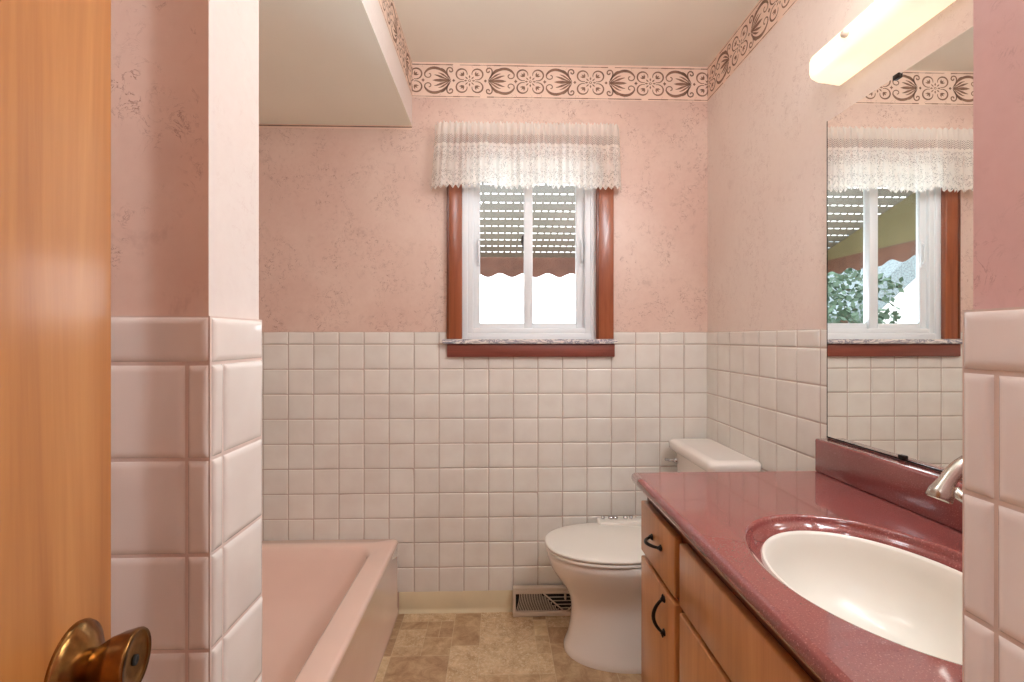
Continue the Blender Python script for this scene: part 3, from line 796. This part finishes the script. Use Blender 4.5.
# ------------------------------------------------------------------ floor register
rg = empty('floor_register', (0.30, D-0.03, 0), 'cream metal baseboard heating register on the floor behind the toilet', 'vent')
m = MB(); gx0, gx1 = 0.069, 0.527
yb = D-0.020; yf0, yf1 = D-0.056, D-0.044   # bottom / top of the sloping face
m.bbox(gx0, gx1, yf1-0.002, D-0.020, 0.108, 0.120, 0.003)
m.bbox(gx0, gx1, yf0-0.004, yf0+0.012, 0.002, 0.022, 0.002)
m.bbox(gx0, gx1, yf1-0.004, yf1+0.004, 0.094, 0.108, 0.002)
for xa, xb in ((gx0, gx0+0.012), (gx1-0.012, gx1)):
    m.v_ = None
    i = len(m.v); m.v += [(x, y, z) for x in (xa, xb) for (y, z) in ((yf0-0.004, 0.002), (yb, 0.002), (yb, 0.118), (yf1-0.004, 0.112))]
    for q in ((0, 1, 2, 3), (4, 7, 6, 5), (0, 3, 7, 4), (0, 4, 5, 1), (1, 5, 6, 2), (2, 6, 7, 3)): m.face([i+k for k in q])
m.build('frame', 'register', rg, auto=40)
m = MB(); m.quad((gx0+0.01, yf0+0.014, 0.01), (gx1-0.01, yf0+0.014, 0.01), (gx1-0.01, yf1+0.014, 0.11), (gx0+0.01, yf1+0.014, 0.11)); m.build('backing', 'dark', rg, recalc=False)
m = MB(); cxg = 0.2981
def yz(z): return yf0+(yf1-yf0)*(z-0.01)/0.1+0.001
def vx(z): return 0.012+(z-0.022)/(0.096-0.022)*0.085    # half width of the V at height z
for side in (-1, 1):
    N = 34
    for k in range(N):
        e = gx0+0.014+k*0.0072 if side < 0 else gx1-0.014-k*0.0072
        pts = []
        for q in range(7):
            z = 0.020+0.078*q/6
            x = e-side*0.0 - side*0.016*math.sin(PI*q/12)*(1 if side > 0 else 1)
            if side < 0 and x > cxg-vx(z): break
            if side > 0 and x < cxg+vx(z): break
            pts.append((x, yz(z), z))
        if len(pts) > 1: m.tube(pts, 0.0018, 4)
    m.tube([(cxg+side*0.004, yz(0.02)-0.002, 0.02), (cxg+side*0.097, yz(0.097)-0.002, 0.097)], 0.0032, 6)
for z in (0.03, 0.045, 0.06, 0.075, 0.09):
    m.tube([(cxg-vx(z)+0.004, yz(z)+0.008, z), (cxg+vx(z)-0.004, yz(z)+0.008, z)], 0.002, 4)
m.build('grille', 'register', rg)
m = MB(); m.bbox(cxg-0.004, cxg+0.004, yf1-0.012, yf1+0.004, 0.070, 0.094, 0.002); m.build('damper_lever', 'register', rg)

# ------------------------------------------------------------------ vanity cabinet
VY0, VY1 = RE+0.004, 1.345
cb = empty('vanity_cabinet', (0.68, 0.9, 0), 'honey maple vanity cabinet with black handles under the rose counter', 'cabinet')
m = MB(); XB = R-0.012
m.bbox(0.436, XB, VY1-0.018, VY1, 0.0, 0.795, 0.002); m.bbox(0.436, XB, VY0, VY0+0.018, 0.0, 0.795, 0.002)
m.bbox(0.43, XB, VY0+0.018, VY1-0.018, 0.09, 0.105, 0.002); m.bbox(0.48, 0.49, VY0+0.018, VY1-0.018, 0.0, 0.092, 0.002)
for a, b in ((0.092, 0.115), (0.598, 0.630), (0.758, 0.795)): m.bbox(0.421, 0.436, VY0, VY1, a, b, 0.001)
for a, b in ((VY0, 0.510), (0.768, 0.800), (1.055, 1.092), (1.330, VY1)): m.bbox(0.4212, 0.4362, a, b, 0.092, 0.795, 0.001)
m.build('carcass', 'cab_dark', cb)
FX0, FX1 = 0.4035, 0.4225
def front(name, y0, y1, z0, z1):
    m = MB(); m.bbox(FX0, FX1, y0, y1, z0, z1, 0.0035, seg=2); return m.build(name, 'cab', cb)
def handle(parent, y, z, vertical, Lh=0.036):
    m = MB(); pts = []
    def P(a, out, c=0.0): return (FX0-out, y, z+a) if vertical else (FX0-out, y+a, z+c)
    for i in range(13):
        a = -Lh+2*Lh*i/12; o_ = 0.005+0.022*math.sin(PI*i/12)**0.8
        pts.append(P(a, o_, 0))
    m.tube(pts, [0.0034+0.0012*math.sin(PI*i/12) for i in range(13)], 10)
    for s in (-1, 1):
        ax = (-1, 0, 0); b = P(s*Lh, 0.0)
        m.lathe((b[0], b[1], b[2]), ax, [(0.0085, -0.0005), (0.0085, 0.002), (0.005, 0.006), (0.003, 0.010)], 12)
        e = P(s*(Lh+0.012), 0.004); m.tube([P(s*Lh, 0.006), e], [0.004, 0.0018], 8)
    o_ = m.build('handle', 'black', parent)
    o_.matrix_parent_inverse = Matrix.Identity(4); o_['label'] = 'black curved pull handle'
    return o_
dr = front('drawer', 1.089, 1.3445, 0.622, 0.761); handle(dr, 1.212, 0.698, False, 0.033)
d1 = front('door', 1.089, 1.3445, 0.105, 0.607); handle(d1, 1.155, 0.545, True, 0.040)
front('false_drawer_front', 0.50, 1.061, 0.622, 0.761)
d2 = front('door', 0.787, 1.061, 0.105, 0.607); handle(d2, 0.82, 0.30, True)
d3 = front('door', 0.50, 0.777, 0.105, 0.607); handle(d3, 0.745, 0.30, True)

# ------------------------------------------------------------------ vanity top with oval basin
vt = empty('washstand_countertop', (0.67, 0.9, 0.80), 'glossy rose speckled countertop with moulded white oval basin', 'countertop')
CX0, CX1, CY0, CY1, CZ = 0.379, R-0.0085, RE+0.0045, 1.352, 0.838
EC = (0.630, 0.765)
N = 128
def ell(cx, cy, ax, ay, z): return [(cx+ax*math.cos(2*PI*k/N), cy+ay*math.sin(2*PI*k/N), z) for k in range(N)]
def rectring(ins, z, full=True):
    x0, x1, y0, y1 = CX0+ins, CX1, CY0, CY1-ins*0.6
    pts = []
    corners = [(x1, y1), (x0, y1), (x0, y0), (x1, y0)]
    cang = [math.atan2((c[1]-EC[1])/1.0, c[0]-EC[0]) for c in ((CX1, CY1), (CX0, CY1), (CX0, CY0), (CX1, CY0))]
    ks = [round((a % (2*PI))/(2*PI)*N) for a in cang]
    for k in range(N):
        if k in ks: pts.append((*corners[ks.index(k)], z)); continue
        a = 2*PI*k/N; c, s = math.cos(a), math.sin(a); t_ = 1e9
        for lim, dd, o_ in ((x1, c, EC[0]), (x0, c, EC[0]), (y1, s, EC[1]), (y0, s, EC[1])):
            if abs(dd) > 1e-9:
                q = (lim-o_)/dd
                if q > 0: t_ = min(t_, q)
        pts.append((EC[0]+t_*c, EC[1]+t_*s, z))
    return pts
m = MB()
rs = [rectring(0.026, 0.797), rectring(0.020, 0.799), rectring(0.010, 0.804), rectring(0.003, 0.811), rectring(0.0, 0.818), rectring(0.0, 0.826), rectring(0.002, 0.832), rectring(0.006, 0.836), rectring(0.013, 0.838)]
m.rings(rs)
# flat top as its own shading island, then the stepped oval recess
m.rings([rectring(0.013, 0.838), ell(EC[0], EC[1], 0.193, 0.254, 0.838)], sm=False)
m.rings([ell(EC[0], EC[1], 0.193, 0.254, 0.838), ell(EC[0], EC[1], 0.190, 0.251, 0.8372), ell(EC[0], EC[1], 0.187, 0.247, 0.834), ell(EC[0]+.001, EC[1]+.002, 0.185, 0.244, 0.829),
         ell(EC[0]+.002, EC[1]+.003, 0.182, 0.241, 0.825), ell(EC[0]+.004, EC[1]+.006, 0.175, 0.231, 0.820), ell(EC[0]+.006, EC[1]+.010, 0.168, 0.222, 0.816), ell(EC[0]+.008, EC[1]+.012, 0.164, 0.216, 0.810), ell(EC[0]+.008, EC[1]+.012, 0.162, 0.214, 0.80)])
m.build('slab', 'counter', vt)
m = MB(); bc = (EC[0]+0.008, EC[1]+0.012)
rs = [ell(*bc, 0.170, 0.222, 0.803), ell(*bc, 0.165, 0.217, 0.812), ell(*bc, 0.162, 0.214, 0.8125), ell(*bc, 0.158, 0.210, 0.806)]
for k in range(1, 13):
    q = k/12; s = math.cos(q*PI/2*0.93)**0.62
    rs.append(ell(bc[0]+0.02*q, bc[1], 0.156*s, 0.207*s, 0.803-0.135*math.sin(q*PI/2)))
m.rings(rs, cap1=True)
bs = m.build('basin', 'basin', vt); bs['label'] = 'white oval sink basin'
m = MB(); m.lathe((bc[0]+0.02, bc[1], 0.669), (0, 0, 1), [(0.022, 0), (0.021, 0.003), (0.014, 0.002), (0.012, 0.004), (0.004, 0.006)], 24); m.build('drain', 'chrome', bs).matrix_parent_inverse = Matrix.Identity(4)
m = MB(); m.bbox(0.900, R-0.0085, CY0, 1.345, 0.8375, 0.9315, 0.006, seg=3); m.build('backsplash', 'counter', vt)

# ------------------------------------------------------------------ faucet
FYC = 0.745
fc = empty('faucet', (0.86, FYC, 0.838), 'brushed nickel faucet with curved spout behind the basin', 'faucet')
m = MB()
pts = []; rad = []
ctrl = [(0.860, 0.845), (0.860, 0.97), (0.850, 1.05), (0.755, 1.050), (0.722, 1.010), (0.704, 0.972)]
for (x, z) in bez(ctrl, 24): pts.append((x, FYC, z))
rad = [0.015-0.004*i/24 for i in range(25)]
rad[-3:] = [0.0115, 0.0135, 0.0165]
pts.append((0.7000, FYC, 0.962)); rad.append(0.0175)
pts.append((0.6992, FYC, 0.960)); rad.append(0.0150)
m.tube(pts, rad, 24); m.build('spout', 'nickel', fc)
m = MB(); m.bbox(0.835, 0.885, FYC-0.098, FYC+0.094, 0.8382, 0.852, 0.006, seg=3); m.lathe((0.855, FYC, 0.850), (0, 0, 1), [(0.026, 0), (0.025, 0.008), (0.019, 0.018), (0.016, 0.024)], 28); m.build('base', 'nickel', fc)
for s in (1, -1):
    y = FYC+s*0.075
    m = MB(); m.lathe((0.860, y, 0.850), (0, 0, 1), [(0.022, 0), (0.020, 0.012), (0.015, 0.03), (0.016, 0.05), (0.012, 0.062), (0.004, 0.066)], 24)
    m.tube([(0.860, y, 0.905), (0.852, y+s*0.008, 0.912), (0.842, y+s*0.020, 0.924), (0.828, y+s*0.032, 0.938)], [0.008, 0.0075, 0.0085, 0.011], 12); m.build('lever_handle', 'nickel', fc)

# ------------------------------------------------------------------ mirror
mi = empty('wall_mirror', (R-0.003, 0.9, 1.38), 'large frameless mirror above the rose backsplash', 'mirror')
m = MB(); m.bbox(R-0.0082, R-0.001, VY0, 1.353, 0.9335, 1.836, 0.0015, mi=0, seg=1)
gl_ = m.build('glass', 'mirror', mi, auto=20)
m = MB(); m.box(R-0.0086, R-0.0012, 1.3528, 1.3545, 0.9335, 1.836); m.box(R-0.0098, R-0.0012, VY0, 1.353, 0.9318, 0.9345); m.build('edge', 'dark', mi)
for (y, z) in ((1.095, 0.938), (1.110, 1.832)):
    m = MB(); m.bbox(R-0.014, R-0.007, y-0.009, y+0.009, z-0.006, z+0.006, 0.002); m.build('clip', 'black', mi)

# ------------------------------------------------------------------ vanity light
vl = empty('vanity_light', (R, 0.9, 1.95), 'long glowing cream wrap-around light above the mirror', 'light')
def fix_ring(x, ins, z0, z1):
    return None
m = MB()
# plan outline with rounded far/near ends, lofted in z with soft lower/upper front edges
def plan(d, z, y0=0.44, y1=1.322):
    X = R-0.001; dep = 0.100-d; pts = [(X, y1-d*0.3, z)]
    for k in range(9):
        a = PI/2*k/8; pts.append((X-dep*0.45-dep*0.55*math.sin(a), y1-d-0.040+0.040*math.cos(a)-0.0, z))
    for k in range(9):
        a = PI/2*(1-k/8); pts.append((X-dep*0.45-dep*0.55*math.sin(a), y0+d+0.040-0.040*math.cos(a), z))
    pts.append((X, y0+d*0.3, z)); return pts
m.rings([plan(0.050, 1.9165), plan(0.020, 1.918), plan(0.008, 1.923), plan(0.002, 1.931), plan(0.0, 1.940), plan(0.0, 1.968), plan(0.002, 1.977), plan(0.010, 1.984), plan(0.03, 1.986)], cap0=True, cap1=True)
m.build('diffuser', 'acrylic', vl, auto=50)
for y in (1.150, 0.61):
    m = MB(); m.lathe((R-0.1005, y, 1.957), (-1, 0, 0), [(0.008, 0), (0.0095, 0.003), (0.009, 0.010), (0.005, 0.014)], 16); m.build('finial', 'register', vl)

# ------------------------------------------------------------------ door (opened, beside the camera)
dn = Vector((0.98, 0.2, 0)).normalized(); dt = Vector((0.2, -0.98, 0)).normalized()   # face normal; from free edge back to hinges
E0 = Vector((-0.3655, 0.470, 0))
door = empty('door_1', tuple(E0)); door['label'] = 'honey wood door standing open at the left edge'; door['category'] = 'door'; door['kind'] = 'structure'
def dloc(a, o_, z): v = E0+dt*a+dn*o_; return (v.x, v.y, z)
m = MB()
i = len(m.v)
bm = bmesh.new(); bmesh.ops.create_cube(bm, size=1)
for v in bm.verts:
    a = (v.co.x+0.5)*0.76; o_ = -0.035*(0.5-v.co.y); z = 0.01+(v.co.z+0.5)*2.02
    v.co = Vector(dloc(a, o_, z))
bmesh.ops.bevel(bm, geom=bm.edges[:], offset=0.002, segments=2, affect='EDGES')
m.addbm(bm, 0, False)
leaf = m.build('door_leaf', 'door', door)
kb = Vector(dloc(0.057, 0.0, 0.941))
m = MB(); m.lathe(kb, dn, [(0.036, -0.001), (0.0365, 0.002), (0.035, 0.005), (0.030, 0.007), (0.026, 0.0105), (0.018, 0.0135), (0.013, 0.016)], 48)
m.build('rosette', 'brass', door)
m = MB(); m.lathe(kb, dn, [(0.0115, 0.010), (0.0120, 0.014), (0.0150, 0.018), (0.0200, 0.026), (0.0232, 0.035), (0.0248, 0.043), (0.0250, 0.0455), (0.0240, 0.0470), (0.0215, 0.0455), (0.012, 0.0450), (0.0035, 0.0450)], 48)
kn = m.build('knob', 'brass', door)
m = MB(); e = kb+dn*0.0447; m.lathe(e, dn, [(0.0042, 0.0), (0.0042, 0.0016), (0.0022, 0.0016), (0.002, 0.0010)], 20); m.build('lock_hole', 'dark', door)
for s in (-1, 1):
    m = MB(); p = kb+Vector((0, 0, -0.020))+dt*(s*0.008 if s > 0 else -0.004); m.lathe(p+dn*0.0085, dn, [(0.0035, 0), (0.003, 0.0015), (0.001, 0.002)], 12); m.build('screw', 'brass', door)

# ------------------------------------------------------------------ light
w = bpy.data.worlds.new('sky'); bpy.context.scene.world = w; w.use_nodes = True
nt = w.node_tree; bg = nt.nodes['Background']
gx = nt.nodes.new('ShaderNodeTexCoord'); sx = nt.nodes.new('ShaderNodeSeparateXYZ'); rp = nt.nodes.new('ShaderNodeValToRGB')
nt.links.new(gx.outputs['Generated'], sx.inputs[0]); nt.links.new(sx.outputs[2], rp.inputs[0]); nt.links.new(rp.outputs[0], bg.inputs[0])
rp.color_ramp.elements[0].color = (0.93, 0.96, 1, 1); rp.color_ramp.elements[1].color = (0.85, 0.92, 1.0, 1)
bg.inputs[1].default_value = 4.0
def area(name, loc, rot, sx_, sy_, power, col, spread=180):
    l = bpy.data.lights.new(name, 'AREA'); l.shape = 'RECTANGLE'; l.size = sx_; l.size_y = sy_; l.energy = power; l.color = col; l.spread = math.radians(spread)
    o = bpy.data.objects.new(name, l); C.objects.link(o); o.location = loc; o.rotation_euler = rot; return o
# strip lamp of the vanity fixture: shines down/outwards from just in front of the diffuser
def point(name, loc, rad, power, col):
    l = bpy.data.lights.new(name, 'POINT'); l.shadow_soft_size = rad; l.energy = power; l.color = col
    o = bpy.data.objects.new(name, l); C.objects.link(o); o.location = loc; return o
area('vanity_lamp', (R-0.115, 0.85, 1.95), (0, math.radians(65), 0), 0.06, 0.8, 9, lin((240, 248, 252)))
point('hall_fill', (-0.38, -0.55, 2.2), 0.12, 16, lin((236, 246, 255)))  # unseen fill added behind the camera to lift the entry walls
point('bathroom_fill', (0.77, 0.64, 2.2), 0.12, 12, lin((232, 246, 255)))  # unseen added point, brightens ceiling and strengthens light from the vanity side
point('tub_side_fill', (-0.22, 1.0, 2.2), 0.12, 6, lin((236, 246, 255)))  # added above the view to lighten the tub, floor and toilet front
area('ground_bounce_fill', (0.15, D+0.8, 0.85), (math.radians(-112), 0, 0), 1.3, 0.6, 50, lin((226, 240, 255)))  # added panel below the sill, simulates ground bounce to brighten the ceiling
sc = bpy.context.scene
sc.view_settings.view_transform = 'Standard'; sc.view_settings.look = 'None'; sc.view_settings.exposure = 0.12; sc.view_settings.gamma = 1
try:
    sc.cycles.use_denoising = True; sc.cycles.max_bounces = 10; sc.cycles.diffuse_bounces = 6; sc.cycles.transparent_max_bounces = 16; sc.cycles.sample_clamp_indirect = 6
    sc.cycles.caustics_reflective = True
except Exception: pass
# ------------------------------------------------------------------ camera
cd = bpy.data.cameras.new('camera'); cam = bpy.data.objects.new('camera', cd); C.objects.link(cam)
cam.location = (0, 0, CAM); cam.rotation_euler = (PI/2, 0, -0.0306)
cd.sensor_width = 36; cd.lens = 482.97/1024*36; cd.shift_y = (337.57-341)/1024; cd.clip_start = 0.01
sc.camera = cam
